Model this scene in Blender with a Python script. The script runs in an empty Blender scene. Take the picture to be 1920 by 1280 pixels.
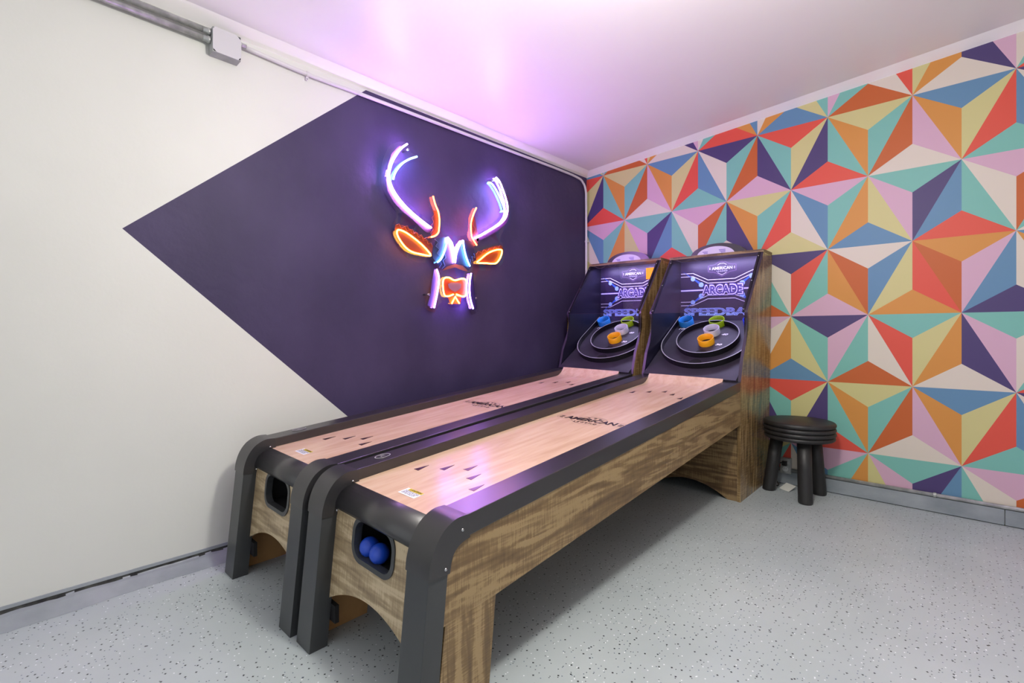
import bpy, bmesh, math, random
from mathutils import Vector, Matrix

random.seed(7)
scene = bpy.context.scene
COL = scene.collection

# ------------------------------------------------------------------ camera
FPX = 896.24                                   # focal length in pixels of a 1920 wide frame
cam_data = bpy.data.cameras.new('camera')
cam_data.sensor_fit = 'HORIZONTAL'
cam_data.sensor_width = 36.0
cam_data.lens = FPX / 1920.0 * 36.0
cam_data.shift_y = -15.3 / 1920.0
cam_data.clip_start = 0.02
cam = bpy.data.objects.new('camera', cam_data)
cam.location = (2.371, -3.515, 0.984)
cam.rotation_euler = (math.radians(90), 0, math.radians(132.880 - 90))
COL.objects.link(cam)
scene.camera = cam

# ------------------------------------------------------------------ world, lamps, exposure
world = bpy.data.worlds.new('world')
scene.world = world
world.use_nodes = True
bg = world.node_tree.nodes['Background']
bg.inputs['Color'].default_value = (0.93, 0.97, 1.0, 1)
bg.inputs['Strength'].default_value = 0.85

LAMP_POS = (1.98, -2.47)
lamp_data = bpy.data.lights.new('ceiling_lamp_light', 'POINT')
lamp_data.shadow_soft_size = 0.10
lamp_data.energy = 70
lamp_data.color = (1.0, 0.97, 0.90)

scene.view_settings.view_transform = 'Standard'
scene.view_settings.look = 'None'
scene.view_settings.gamma = 1.0
scene.view_settings.use_curve_mapping = False
scene.view_settings.exposure = 0.42
scene.cycles.max_bounces = 8
scene.cycles.diffuse_bounces = 4
scene.cycles.glossy_bounces = 4
scene.cycles.transparent_max_bounces = 10
scene.cycles.sample_clamp_indirect = 6.0
scene.cycles.use_denoising = True


# ------------------------------------------------------------------ helpers
def lin(r, g, b):
    f = lambda c: (c / 255.0) / 12.92 if c / 255.0 <= 0.04045 else ((c / 255.0 + 0.055) / 1.055) ** 2.4
    return (f(r), f(g), f(b), 1.0)


def new_mat(name):
    m = bpy.data.materials.new(name)
    m.use_nodes = True
    return m, m.node_tree, m.node_tree.nodes['Principled BSDF']


def plain(name, rgb, rough=0.5, metal=0.0, spec=0.5, coat=0.0):
    m, nt, p = new_mat(name)
    p.inputs['Base Color'].default_value = lin(*rgb)
    p.inputs['Roughness'].default_value = rough
    p.inputs['Metallic'].default_value = metal
    p.inputs['Specular IOR Level'].default_value = spec
    p.inputs['Coat Weight'].default_value = coat
    return m


def noisy(name, rgb_a, rgb_b, scale=(5, 5, 5), rough=0.5, bump=0.0, bump_scale=60, detail=6, spec=0.5):
    """two tone mottled material with fine relief"""
    m, nt, p = new_mat(name)
    N, L = nt.nodes, nt.links
    tc = N.new('ShaderNodeTexCoord')
    mp = N.new('ShaderNodeMapping')
    mp.inputs['Scale'].default_value = scale
    L.new(tc.outputs['Object'], mp.inputs['Vector'])
    nz = N.new('ShaderNodeTexNoise')
    nz.inputs['Scale'].default_value = 1.0
    nz.inputs['Detail'].default_value = detail
    L.new(mp.outputs['Vector'], nz.inputs['Vector'])
    cr = N.new('ShaderNodeValToRGB')
    cr.color_ramp.elements[0].position = 0.35
    cr.color_ramp.elements[1].position = 0.68
    cr.color_ramp.elements[0].color = lin(*rgb_a)
    cr.color_ramp.elements[1].color = lin(*rgb_b)
    L.new(nz.outputs['Fac'], cr.inputs['Fac'])
    L.new(cr.outputs['Color'], p.inputs['Base Color'])
    p.inputs['Roughness'].default_value = rough
    p.inputs['Specular IOR Level'].default_value = spec
    if bump:
        n2 = N.new('ShaderNodeTexNoise')
        n2.inputs['Scale'].default_value = bump_scale
        n2.inputs['Detail'].default_value = 4
        L.new(tc.outputs['Object'], n2.inputs['Vector'])
        b = N.new('ShaderNodeBump')
        b.inputs['Strength'].default_value = bump
        b.inputs['Distance'].default_value = 0.01
        L.new(n2.outputs['Fac'], b.inputs['Height'])
        L.new(b.outputs['Normal'], p.inputs['Normal'])
    return m


def wood(name, axis, dark, mid, light, rough=0.45, grain=26.0, saw=True, spec=0.5):
    """rustic sawn wood: streaks along AXIS, fine saw marks across it"""
    m, nt, p = new_mat(name)
    N, L = nt.nodes, nt.links
    tc = N.new('ShaderNodeTexCoord')

    def noise(sc, detail, dist=0.0):
        mp = N.new('ShaderNodeMapping')
        mp.inputs['Scale'].default_value = sc
        L.new(tc.outputs['Object'], mp.inputs['Vector'])
        n = N.new('ShaderNodeTexNoise')
        n.inputs['Scale'].default_value = 1.0
        n.inputs['Detail'].default_value = detail
        n.inputs['Distortion'].default_value = dist
        L.new(mp.outputs['Vector'], n.inputs['Vector'])
        return n
    ax = 'XYZ'.index(axis)
    s1 = [grain] * 3
    s1[ax] = grain * 0.11
    s2 = [grain * 3.2] * 3
    s2[ax] = grain * 0.22
    n1 = noise(s1, 7, 1.2)
    n2 = noise(s2, 4)
    s3 = [14.0] * 3
    s3[ax] = 230.0
    n3 = noise(s3, 2)
    mixv = N.new('ShaderNodeMath'); mixv.operation = 'MULTIPLY_ADD'
    L.new(n2.outputs['Fac'], mixv.inputs[0]); mixv.inputs[1].default_value = 0.45
    L.new(n1.outputs['Fac'], mixv.inputs[2])
    last = mixv
    if saw:
        m2 = N.new('ShaderNodeMath'); m2.operation = 'MULTIPLY_ADD'
        L.new(n3.outputs['Fac'], m2.inputs[0]); m2.inputs[1].default_value = 0.36
        L.new(mixv.outputs[0], m2.inputs[2])
        last = m2
    cr = N.new('ShaderNodeValToRGB')
    lo = 0.60 if saw else 0.5
    e = cr.color_ramp.elements
    e[0].position = lo; e[0].color = lin(*dark)
    e[1].position = lo + (0.62 if saw else 0.40); e[1].color = lin(*light)
    k = e.new(lo + (0.28 if saw else 0.20)); k.color = lin(*mid)
    L.new(last.outputs[0], cr.inputs['Fac'])
    L.new(cr.outputs['Color'], p.inputs['Base Color'])
    p.inputs['Roughness'].default_value = rough
    p.inputs['Specular IOR Level'].default_value = spec
    b = N.new('ShaderNodeBump')
    b.inputs['Strength'].default_value = 0.12
    b.inputs['Distance'].default_value = 0.004
    L.new(last.outputs[0], b.inputs['Height'])
    L.new(b.outputs['Normal'], p.inputs['Normal'])
    return m


def emis(name, rgb, strength):
    m = bpy.data.materials.new(name)
    m.use_nodes = True
    nt = m.node_tree
    nt.nodes.clear()
    e = nt.nodes.new('ShaderNodeEmission')
    e.inputs['Color'].default_value = (*rgb, 1)
    e.inputs['Strength'].default_value = strength
    o = nt.nodes.new('ShaderNodeOutputMaterial')
    nt.links.new(e.outputs[0], o.inputs['Surface'])
    return m


def clear(name, tint, r0=0.035, rough=0.02):
    m = bpy.data.materials.new(name)
    m.use_nodes = True
    nt = m.node_tree
    nt.nodes.clear()
    N, L = nt.nodes, nt.links
    t = N.new('ShaderNodeBsdfTransparent'); t.inputs['Color'].default_value = (*tint, 1)
    g = N.new('ShaderNodeBsdfGlossy'); g.inputs['Roughness'].default_value = rough
    g.inputs['Color'].default_value = (1, 1, 1, 1)
    lw = N.new('ShaderNodeLayerWeight'); lw.inputs['Blend'].default_value = 0.5
    pw = N.new('ShaderNodeMath'); pw.operation = 'POWER'; pw.inputs[1].default_value = 5.0
    L.new(lw.outputs['Facing'], pw.inputs[0])
    f = N.new('ShaderNodeMath'); f.operation = 'MULTIPLY_ADD'; f.inputs[1].default_value = 1 - r0; f.inputs[2].default_value = r0
    L.new(pw.outputs[0], f.inputs[0])
    mx = N.new('ShaderNodeMixShader')
    L.new(f.outputs[0], mx.inputs[0]); L.new(t.outputs[0], mx.inputs[1]); L.new(g.outputs[0], mx.inputs[2])
    o = N.new('ShaderNodeOutputMaterial')
    L.new(mx.outputs[0], o.inputs['Surface'])
    return m


def obj_from(name, verts, faces, mats, parent=None, mat_idx=None, smooth=False):
    me = bpy.data.meshes.new(name)
    me.from_pydata([tuple(v) for v in verts], [], faces)
    if not isinstance(mats, (list, tuple)):
        mats = [mats]
    for m in mats:
        me.materials.append(m)
    if mat_idx:
        for p, i in zip(me.polygons, mat_idx):
            p.material_index = i
    if smooth:
        for p in me.polygons:
            p.use_smooth = True
    me.update()
    o = bpy.data.objects.new(name, me)
    COL.objects.link(o)
    o.parent = parent
    return o


def from_bm(name, bm, mats, parent=None, smooth=False):
    me = bpy.data.meshes.new(name)
    bmesh.ops.recalc_face_normals(bm, faces=bm.faces)
    bm.to_mesh(me)
    bm.free()
    if not isinstance(mats, (list, tuple)):
        mats = [mats]
    for m in mats:
        me.materials.append(m)
    if smooth:
        for p in me.polygons:
            p.use_smooth = True
    o = bpy.data.objects.new(name, me)
    COL.objects.link(o)
    o.parent = parent
    return o


def tag(o, label=None, cat=None, group=None, kind=None):
    if label: o['label'] = label
    if cat: o['category'] = cat
    if group: o['group'] = group
    if kind: o['kind'] = kind
    return o


def thing(name, label, cat, loc=(0, 0, 0), group=None):
    o = bpy.data.objects.new(name, None)
    o.empty_display_size = 0.1
    COL.objects.link(o)
    o.location = loc
    return tag(o, label, cat, group)


def copy_tree(o, parent=None):
    c = o.copy()
    COL.objects.link(c)
    c.parent = parent
    for ch in o.children:
        copy_tree(ch, c)
    return c


def bm_box(bm, lo, hi, bevel=0.0):
    r = bmesh.ops.create_cube(bm, size=1.0)
    vs = r['verts']
    for v in vs:
        v.co = Vector([lo[i] + (v.co[i] + 0.5) * (hi[i] - lo[i]) for i in range(3)])
    if bevel:
        es = list({e for v in vs for e in v.link_edges})
        bmesh.ops.bevel(bm, geom=es, offset=bevel, segments=2, profile=0.7, affect='EDGES')


def box(name, lo, hi, mat, parent=None, bevel=0.0):
    bm = bmesh.new()
    bm_box(bm, lo, hi, bevel)
    return from_bm(name, bm, mat, parent)


def bm_prism(bm, prof, axis, a, b, shear=None):
    """closed 2D profile swept from a to b along axis ('X': prof=(y,z), 'Y': (x,z), 'Z': (x,y)); concave profiles allowed"""
    def P(p, t):
        if axis == 'X': return Vector((t, p[0], p[1]))
        if axis == 'Y': return Vector((p[0], t, p[1]))
        return Vector((p[0], p[1], t))
    v1 = [bm.verts.new(P(p, a)) for p in prof]
    v2 = [bm.verts.new(P(p, b)) for p in prof]
    f1 = bm.faces.new(v1)
    f2 = bm.faces.new(list(reversed(v2)))
    n = len(prof)
    side = []
    for i in range(n):
        side.append(bm.faces.new((v1[i], v2[i], v2[(i + 1) % n], v1[(i + 1) % n])))
    bmesh.ops.triangulate(bm, faces=[f1, f2], ngon_method='EAR_CLIP')
    return side


def prism(name, prof, axis, a, b, mat, parent=None, bevel=0.0):
    bm = bmesh.new()
    bm_prism(bm, prof, axis, a, b)
    bmesh.ops.recalc_face_normals(bm, faces=bm.faces)
    o = from_bm(name, bm, mat, parent)
    if bevel:
        md = o.modifiers.new('bevel', 'BEVEL')
        md.width = bevel; md.segments = 2; md.limit_method = 'ANGLE'; md.angle_limit = math.radians(35)
    return o


def smooth_path(pts, n=4, closed=False):
    """Catmull-Rom resampling"""
    P = [Vector(p) for p in pts]
    out = []
    m = len(P)
    rng = range(m if closed else m - 1)
    for i in rng:
        p0 = P[(i - 1) % m] if closed or i > 0 else P[0] * 2 - P[1]
        p1 = P[i]; p2 = P[(i + 1) % m]
        p3 = P[(i + 2) % m] if closed or i + 2 < m else P[-1] * 2 - P[-2]
        for k in range(n):
            t = k / n
            out.append(0.5 * ((2 * p1) + (p2 - p0) * t + (2 * p0 - 5 * p1 + 4 * p2 - p3) * t * t + (3 * p1 - p0 - 3 * p2 + p3) * t ** 3))
    if not closed:
        out.append(P[-1])
    return out


def bm_tube(bm, path, r, seg=10, closed=False, caps=True):
    P = [Vector(p) for p in path]
    n = len(P)
    rings = []
    nrm = None
    for i in range(n):
        if closed:
            t = (P[(i + 1) % n] - P[i - 1]).normalized()
        else:
            t = (P[min(i + 1, n - 1)] - P[max(i - 1, 0)]).normalized()
        if nrm is None:
            ref = Vector((0, 0, 1)) if abs(t.z) < 0.9 else Vector((1, 0, 0))
            nrm = (ref - t * ref.dot(t)).normalized()
        else:
            nrm = (nrm - t * nrm.dot(t)).normalized()
        b = t.cross(nrm)
        rr = r[i] if isinstance(r, (list, tuple)) else r
        rings.append([bm.verts.new(P[i] + (nrm * math.cos(a) + b * math.sin(a)) * rr) for a in [2 * math.pi * k / seg for k in range(seg)]])
    m = n if closed else n - 1
    for i in range(m):
        A, B = rings[i], rings[(i + 1) % n]
        for k in range(seg):
            f = bm.faces.new((A[k], A[(k + 1) % seg], B[(k + 1) % seg], B[k]))
            f.smooth = True
    if not closed and caps:
        bm.faces.new(list(reversed(rings[0])))
        bm.faces.new(rings[-1])


def tube(name, path, r, mat, parent=None, seg=10, closed=False):
    bm = bmesh.new()
    bm_tube(bm, path, r, seg, closed)
    return from_bm(name, bm, mat, parent)


def smooth_by_angle(o, deg=35):
    for p in o.data.polygons:
        p.use_smooth = True
    o.data.set_sharp_from_angle(angle=math.radians(deg))
    return o


def lathe(name, prof, mat, parent=None, seg=32, loc=(0, 0, 0), matrix=None):
    """prof = [(r, z)] bottom to top, spun about Z"""
    bm = bmesh.new()
    rings = []
    for r, z in prof:
        if r < 1e-6:
            rings.append([bm.verts.new((0, 0, z))])
        else:
            rings.append([bm.verts.new((r * math.cos(2 * math.pi * k / seg), r * math.sin(2 * math.pi * k / seg), z)) for k in range(seg)])
    for A, B in zip(rings, rings[1:]):
        for k in range(seg):
            k2 = (k + 1) % seg
            if len(A) == 1 and len(B) == 1: continue
            if len(A) == 1: f = bm.faces.new((A[0], B[k], B[k2]))
            elif len(B) == 1: f = bm.faces.new((A[k], A[k2], B[0]))
            else: f = bm.faces.new((A[k], A[k2], B[k2], B[k]))
            f.smooth = True
    if matrix is not None:
        bmesh.ops.transform(bm, matrix=matrix, verts=bm.verts)
    bmesh.ops.translate(bm, verts=bm.verts, vec=Vector(loc))
    return from_bm(name, bm, mat, parent)


def flat_fill(bm, loops):
    """fill a planar region: first loop outer, others holes; returns faces"""
    es = []
    for lp in loops:
        vs = [bm.verts.new(p) for p in lp]
        for i in range(len(vs)):
            es.append(bm.edges.new((vs[i], vs[(i + 1) % len(vs)])))
    r = bmesh.ops.triangle_fill(bm, use_beauty=True, use_dissolve=False, edges=es)
    return [g for g in r['geom'] if isinstance(g, bmesh.types.BMFace)]


def plate(name, loops, vec, mat, parent=None):
    """planar region with holes given thickness along VEC"""
    bm = bmesh.new()
    fs = flat_fill(bm, loops)
    r = bmesh.ops.extrude_face_region(bm, geom=fs)
    vs = [g for g in r['geom'] if isinstance(g, bmesh.types.BMVert)]
    bmesh.ops.translate(bm, verts=vs, vec=Vector(vec))
    return from_bm(name, bm, mat, parent)


def rrect(cx, cz, hw, hh, r, n=8):
    pts = []
    for (sx, sz, a0) in ((1, 1, 0), (-1, 1, 90), (-1, -1, 180), (1, -1, 270)):
        for k in range(n + 1):
            a = math.radians(a0 + 90 * k / n)
            pts.append((cx + sx * (hw - r) + r * math.cos(a), cz + sz * (hh - r) + r * math.sin(a)))
    return pts


def text_mesh(name, body, size, mat, matrix, parent=None, width=None, height=None, extrude=0.0002, offset=0.0, shear=0.0, spacing=1.0):
    """lettering as thin geometry, centred on the origin of MATRIX, text plane XY"""
    cu = bpy.data.curves.new(name, 'FONT')
    cu.body = body
    cu.size = size
    cu.align_x = 'CENTER'; cu.align_y = 'CENTER'
    cu.extrude = extrude
    cu.offset = offset
    cu.shear = shear
    cu.space_character = spacing
    cu.resolution_u = 3
    tmp = bpy.data.objects.new('tmp_text', cu)
    COL.objects.link(tmp)
    dg = bpy.context.evaluated_depsgraph_get()
    dg.update()
    me = bpy.data.meshes.new_from_object(tmp.evaluated_get(dg))
    bpy.data.objects.remove(tmp)
    bpy.data.curves.remove(cu)
    xs = [v.co.x for v in me.vertices]; ys = [v.co.y for v in me.vertices]
    sx = width / (max(xs) - min(xs)) if width else 1.0
    sy = height / (max(ys) - min(ys)) if height else sx
    cx = (max(xs) + min(xs)) / 2; cy = (max(ys) + min(ys)) / 2
    for v in me.vertices:
        v.co = Vector(((v.co.x - cx) * sx, (v.co.y - cy) * sy, v.co.z))
    me.transform(matrix)
    me.name = name
    me.materials.clear()
    me.materials.append(mat)
    o = bpy.data.objects.new(name, me)
    COL.objects.link(o)
    o.parent = parent
    return o


# ------------------------------------------------------------------ materials
M = {}
M['white_wall'] = noisy('white_wall_paint', (206, 207, 202), (214, 215, 210), (1.2, 1.2, 1.2), 0.55, 0.05, 45)
M['dark_wall'] = noisy('charcoal_wall_paint', (58, 50, 81), (68, 59, 92), (1.6, 3, 2.2), 0.55, 0.26, 22, spec=0.25)
M['ceiling'] = noisy('ceiling_gloss_paint', (244, 241, 241), (248, 246, 245), (0.8, 0.8, 0.8), 0.36, 0.02, 8)
M['grey_paint'] = noisy('grey_floor_paint', (126, 134, 140), (150, 156, 162), (6, 6, 9), 0.4, 0.25, 30)
M['crack'] = noisy('dark_crack', (22, 24, 24), (60, 62, 58), (40, 40, 40), 0.8)
M['black_laminate'] = noisy('black_laminate', (36, 34, 36), (43, 41, 43), (8, 2, 8), 0.30, spec=0.85)
M['post_black'] = noisy('black_metal_paint', (52, 54, 56), (60, 62, 64), (6, 6, 3), 0.36)
M['cap_black'] = plain('black_plastic', (44, 43, 45), 0.34, spec=0.7)
M['black_matte'] = plain('black_matte', (14, 13, 16), 0.7)
M['board_black'] = noisy('playfield_black', (36, 31, 42), (50, 44, 56), (9, 9, 9), 0.5)
M['black_gloss'] = plain('black_ring_plastic', (20, 18, 24), 0.3)
M['ring_edge'] = plain('ring_edge_grey', (150, 148, 155), 0.35)
M['inner_side'] = plain('cabinet_inner_navy', (24, 22, 40), 0.38)
M['edge_trim'] = plain('edge_trim_plum', (58, 48, 66), 0.3)
M['mdf'] = noisy('raw_board', (150, 112, 68), (172, 132, 84), (12, 12, 12), 0.75)
M['chrome'] = plain('screw_steel', (190, 190, 192), 0.25, 1.0)
M['galv'] = noisy('galvanised_steel', (150, 153, 152), (185, 187, 185), (30, 30, 30), 0.35)
for k in ('galv',):
    M[k].node_tree.nodes['Principled BSDF'].inputs['Metallic'].default_value = 0.35
M['painted_pipe'] = plain('white_painted_pipe', (205, 203, 205), 0.4)
M['box_grey'] = noisy('junction_box_grey', (150, 152, 152), (168, 170, 170), (20, 20, 20), 0.5)
M['cover_grey'] = plain('cover_grey', (196, 194, 200), 0.45)
M['wood_y'] = wood('rustic_wood_lengthwise', 'Y', (88, 68, 46), (122, 98, 65), (156, 132, 93))
M['wood_z'] = wood('rustic_wood_upright', 'Z', (84, 65, 43), (122, 98, 64), (160, 134, 94), rough=0.24)
M['wood_x'] = wood('rustic_wood_crosswise', 'X', (106, 88, 65), (158, 138, 106), (190, 171, 139))
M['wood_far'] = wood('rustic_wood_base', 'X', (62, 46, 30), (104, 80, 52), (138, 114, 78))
M['maple'] = wood('pale_maple_lane', 'Y', (192, 158, 132), (202, 170, 144), (209, 180, 155), rough=0.26, grain=16.0, saw=False)
M['marker'] = plain('lane_marker_print', (58, 32, 36), 0.3)
M['print_dark'] = plain('lane_logo_print', (46, 34, 36), 0.32)
M['sticker_white'] = plain('sticker_white', (226, 228, 236), 0.5)
M['sticker_yellow'] = plain('sticker_yellow', (214, 190, 30), 0.5)
M['sticker_ink'] = plain('sticker_ink', (70, 74, 90), 0.5)
M['art_dark'] = noisy('backboard_print', (38, 30, 58), (54, 40, 70), (3, 3, 3), 0.4)
M['art_line'] = plain('print_lilac', (240, 234, 255), 0.4)
M['art_glow'] = plain('print_violet', (92, 78, 168), 0.4)
M['art_blue'] = plain('print_blue', (58, 104, 214), 0.4)
M['art_pale'] = plain('print_pale_blue', (160, 196, 245), 0.4)
M['art_fill'] = plain('print_indigo', (72, 58, 132), 0.4)
M['art_speed'] = plain('print_sky', (170, 192, 255), 0.4)
M['white_print'] = plain('white_print', (232, 230, 238), 0.4)
M['cup_blue'] = plain('cup_blue', (38, 128, 208), 0.4)
M['cup_deep'] = plain('cup_deep_blue', (30, 60, 205), 0.4)
M['cup_green'] = plain('cup_lime', (150, 184, 22), 0.4)
M['cup_white'] = plain('cup_white', (208, 204, 212), 0.4)
M['cup_yellow'] = plain('cup_yellow', (240, 166, 22), 0.4)
M['ball'] = plain('ball_blue', (28, 72, 190), 0.35)
M['stool'] = noisy('black_stained_wood', (26, 25, 26), (40, 39, 40), (18, 18, 6), 0.48, 0.15, 40)
M['glass'] = clear('tinted_acrylic_shield', (0.80, 0.77, 0.84))
M['acrylic'] = clear('clear_acrylic', (0.93, 0.92, 0.96))
M['cord'] = plain('black_cord', (18, 18, 18), 0.5)
M['paper'] = plain('white_paper_tag', (222, 222, 216), 0.6)
M['outlet_face'] = plain('outlet_plastic', (205, 208, 208), 0.4)
M['sign_face'] = plain('header_sign_face', (206, 198, 224), 0.35)

# floor: grey epoxy with scattered colour flakes
m, nt, p = new_mat('grey_flake_epoxy')
N, L = nt.nodes, nt.links
tc = N.new('ShaderNodeTexCoord')
nz = N.new('ShaderNodeTexNoise'); nz.inputs['Scale'].default_value = 2.2; nz.inputs['Detail'].default_value = 5
L.new(tc.outputs['Object'], nz.inputs['Vector'])
cr = N.new('ShaderNodeValToRGB')
cr.color_ramp.elements[0].position = 0.3; cr.color_ramp.elements[0].color = lin(168, 177, 180)
cr.color_ramp.elements[1].position = 0.7; cr.color_ramp.elements[1].color = lin(180, 188, 191)
L.new(nz.outputs['Fac'], cr.inputs['Fac'])
last = cr.outputs['Color']
for (sc, thr, keep, colr, off) in ((36, 0.15, 0.30, (36, 40, 44), 0.0), (60, 0.15, 0.22, (60, 66, 72), 5.3), (44, 0.13, 0.20, (226, 230, 234), 3.7), (50, 0.13, 0.14, (86, 100, 122), 8.1)):
    mp = N.new('ShaderNodeMapping'); mp.inputs['Location'].default_value = (off, off * 1.3, 0)
    L.new(tc.outputs['Object'], mp.inputs['Vector'])
    vo = N.new('ShaderNodeTexVoronoi'); vo.inputs['Scale'].default_value = sc
    vo.voronoi_dimensions = '2D'; vo.inputs['Randomness'].default_value = 1.0
    vo.distance = 'MINKOWSKI'; vo.inputs['Exponent'].default_value = 0.8
    L.new(mp.outputs['Vector'], vo.inputs['Vector'])
    lt = N.new('ShaderNodeMath'); lt.operation = 'LESS_THAN'; lt.inputs[1].default_value = thr
    L.new(vo.outputs['Distance'], lt.inputs[0])
    sp = N.new('ShaderNodeSeparateColor'); L.new(vo.outputs['Color'], sp.inputs[0])
    lk = N.new('ShaderNodeMath'); lk.operation = 'LESS_THAN'; lk.inputs[1].default_value = keep
    L.new(sp.outputs[0], lk.inputs[0])
    mu = N.new('ShaderNodeMath'); mu.operation = 'MULTIPLY'
    L.new(lt.outputs[0], mu.inputs[0]); L.new(lk.outputs[0], mu.inputs[1])
    mx = N.new('ShaderNodeMix'); mx.data_type = 'RGBA'
    L.new(mu.outputs[0], mx.inputs['Factor'])
    L.new(last, mx.inputs['A']); mx.inputs['B'].default_value = lin(*colr)
    last = mx.outputs['Result']
L.new(last, p.inputs['Base Color'])
p.inputs['Roughness'].default_value = 0.36
M['floor'] = m

# ------------------------------------------------------------------ the room
XR, YF = 5.2, -6.0                       # extents of the room to the right and behind the camera


def zc(x, y):                            # the ceiling climbs a little to the right
    return 2.373 + 0.0623 * x + 0.012 * y


tag(obj_from('floor', [(-0.1, YF, 0), (XR, YF, 0), (XR, 0.1, 0), (-0.1, 0.1, 0)], [(0, 1, 2, 3)], M['floor']),
    'grey epoxy floor with black and white flakes', 'floor', kind='structure')

CH, CD = 0.07, 0.03                      # cove along the two walls
tag(obj_from('wall_right', [(4.4, YF, 0), (4.4, 0, 0), (4.4, 0, zc(4.4, 0)), (4.4, YF, zc(4.4, YF))], [(3, 2, 1, 0)], M['white_wall']),
    'plain white wall out of view to the right', 'wall', kind='structure')
vs = [(CH, -CH, 0), (XR, -CH, 0), (XR, YF, 0), (CH, YF, 0)]
vs = [(x, y, zc(x, y)) for x, y, _ in vs]
cv = [(0, 0, zc(0, 0) - CD), (XR, 0, zc(XR, 0) - CD), (0, YF, zc(0, YF) - CD)]
tag(obj_from('ceiling', vs + cv, [(0, 1, 2, 3), (4, 5, 1, 0), (4, 0, 3, 6)], M['ceiling']),
    'white semi-gloss painted ceiling with coved edges', 'ceiling', kind='structure')

ztl = lambda y: zc(0, y) - CD + 0.0005
apex, up, dn = (-3.185, 1.391), (-2.139, 2.312), (-1.647, 0.0)
upz = ztl(up[0])
wl = [(0, YF, 0), (0, dn[0], 0), (0, apex[0], apex[1]), (0, up[0], upz), (0, YF, ztl(YF)), (0, 0, 0), (0, 0, ztl(0))]
wall_left = obj_from('wall_left', wl, [(0, 1, 2), (0, 2, 4), (2, 3, 4), (1, 5, 2), (2, 5, 3), (5, 6, 3)], [M['white_wall'], M['dark_wall']], None, [0, 0, 0, 1, 1, 1])
tag(wall_left, 'white wall with a large dark charcoal painted arrowhead', 'wall', kind='structure')

ztb = lambda x: zc(x, 0) - CD + 0.0005
wall_back = obj_from('wall_back', [(0, 0.002, 0), (XR, 0.002, 0), (XR, 0.002, ztb(XR)), (0, 0.002, ztb(0))], [(0, 1, 2, 3)], M['white_wall'])
tag(wall_back, 'back wall covered with geometric triangle wallpaper', 'wall', kind='structure')

# wallpaper: printed triangles, repeat of 8 columns by 4 half rows
PAL = dict(C=(216, 206, 192), Y=(203, 196, 136), O=(208, 142, 66), R=(218, 82, 66), V=(192, 96, 44),
           P=(74, 60, 110), B=(96, 138, 172), T=(120, 184, 172), K=(208, 168, 190))
pal_keys = list(PAL)
pal_mats = [plain('wallpaper_' + n, [c * 0.95 for c in PAL[k]], 0.5, spec=0.35) for k, n in
            zip(pal_keys, ('cream', 'straw', 'orange', 'coral', 'rust', 'purple', 'slate', 'teal', 'pink'))]
DN = {(0, 0): 'YOT', (2, 0): 'BOY', (4, 0): 'PCT', (6, 0): 'RTY',
      (7, 1): 'KBT', (1, 1): 'TKP', (3, 1): 'KCV', (5, 1): 'YOT',
      (0, 2): 'CVB', (2, 2): 'OVK', (4, 2): 'BOY', (6, 2): 'PCR',
      (7, 3): 'PTK', (1, 3): 'TRY', (3, 3): 'TKC', (5, 3): 'KBC'}      # down triangle: top, left, right
UP = {(7, 0): 'PTR', (1, 0): 'VKC', (3, 0): 'RBT', (5, 0): 'VPK',
      (0, 1): 'OYB', (2, 1): 'BTR', (4, 1): 'TPC', (6, 1): 'RCY',
      (7, 2): 'TOK', (1, 2): 'YRO', (3, 2): 'BCP', (5, 2): 'VTV',
      (6, 3): 'OYB', (0, 3): 'TCV', (2, 3): 'OPC', (4, 3): 'TOR'}      # up triangle: left, right, bottom
WX0, WDX, WZ0, WDZ = 0.16966, 0.20216, 2.3268, 0.41081


def star(c, h):
    return Vector((WX0 + c * WDX, WZ0 - h * WDZ))


def clip(poly, n, d):                    # keep n.p <= d
    out = []
    for i in range(len(poly)):
        a, b = poly[i], poly[(i + 1) % len(poly)]
        da, db = n.dot(a) - d, n.dot(b) - d
        if da <= 0: out.append(a)
        if (da < 0) != (db < 0) and abs(da - db) > 1e-12:
            out.append(a + (b - a) * (da / (da - db)))
    return out


wv, wf, wi = [], [], []
WXR = 5.0
planes = [(Vector((-1, 0)), 0.0), (Vector((1, 0)), WXR), (Vector((0, -1)), -0.084),
          (Vector((-0.0623, 1)), zc(0, 0) - CD - 0.001)]


def put(poly, key):
    for n, d in planes:
        poly = clip(poly, n, d)
        if len(poly) < 3: return
    base = len(wv)
    wv.extend([(q.x, -0.0005, q.y) for q in poly])
    wf.append(tuple(range(base, base + len(poly))))
    wi.append(pal_keys.index(key))


for c in range(-3, 26):
    for r in range(-2, 7):
        if (c + r) % 2 == 0:             # down triangle with top edge (c,r)-(c+2,r)
            a, b, e = star(c, r), star(c + 2, r), star(c + 1, r + 1)
            g = (a + b + e) / 3
            k = DN[(c % 8, r % 4)]
            put([a, b, g], k[0]); put([a, g, e], k[1]); put([g, b, e], k[2])
        else:                            # up triangle with apex (c+1,r)
            a, b, e = star(c + 1, r), star(c, r + 1), star(c + 2, r + 1)
            g = (a + b + e) / 3
            k = UP[(c % 8, r % 4)]
            put([a, b, g], k[0]); put([a, g, e], k[1]); put([b, e, g], k[2])
obj_from('wallpaper', wv, wf, pal_mats, wall_back, wi)

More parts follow.
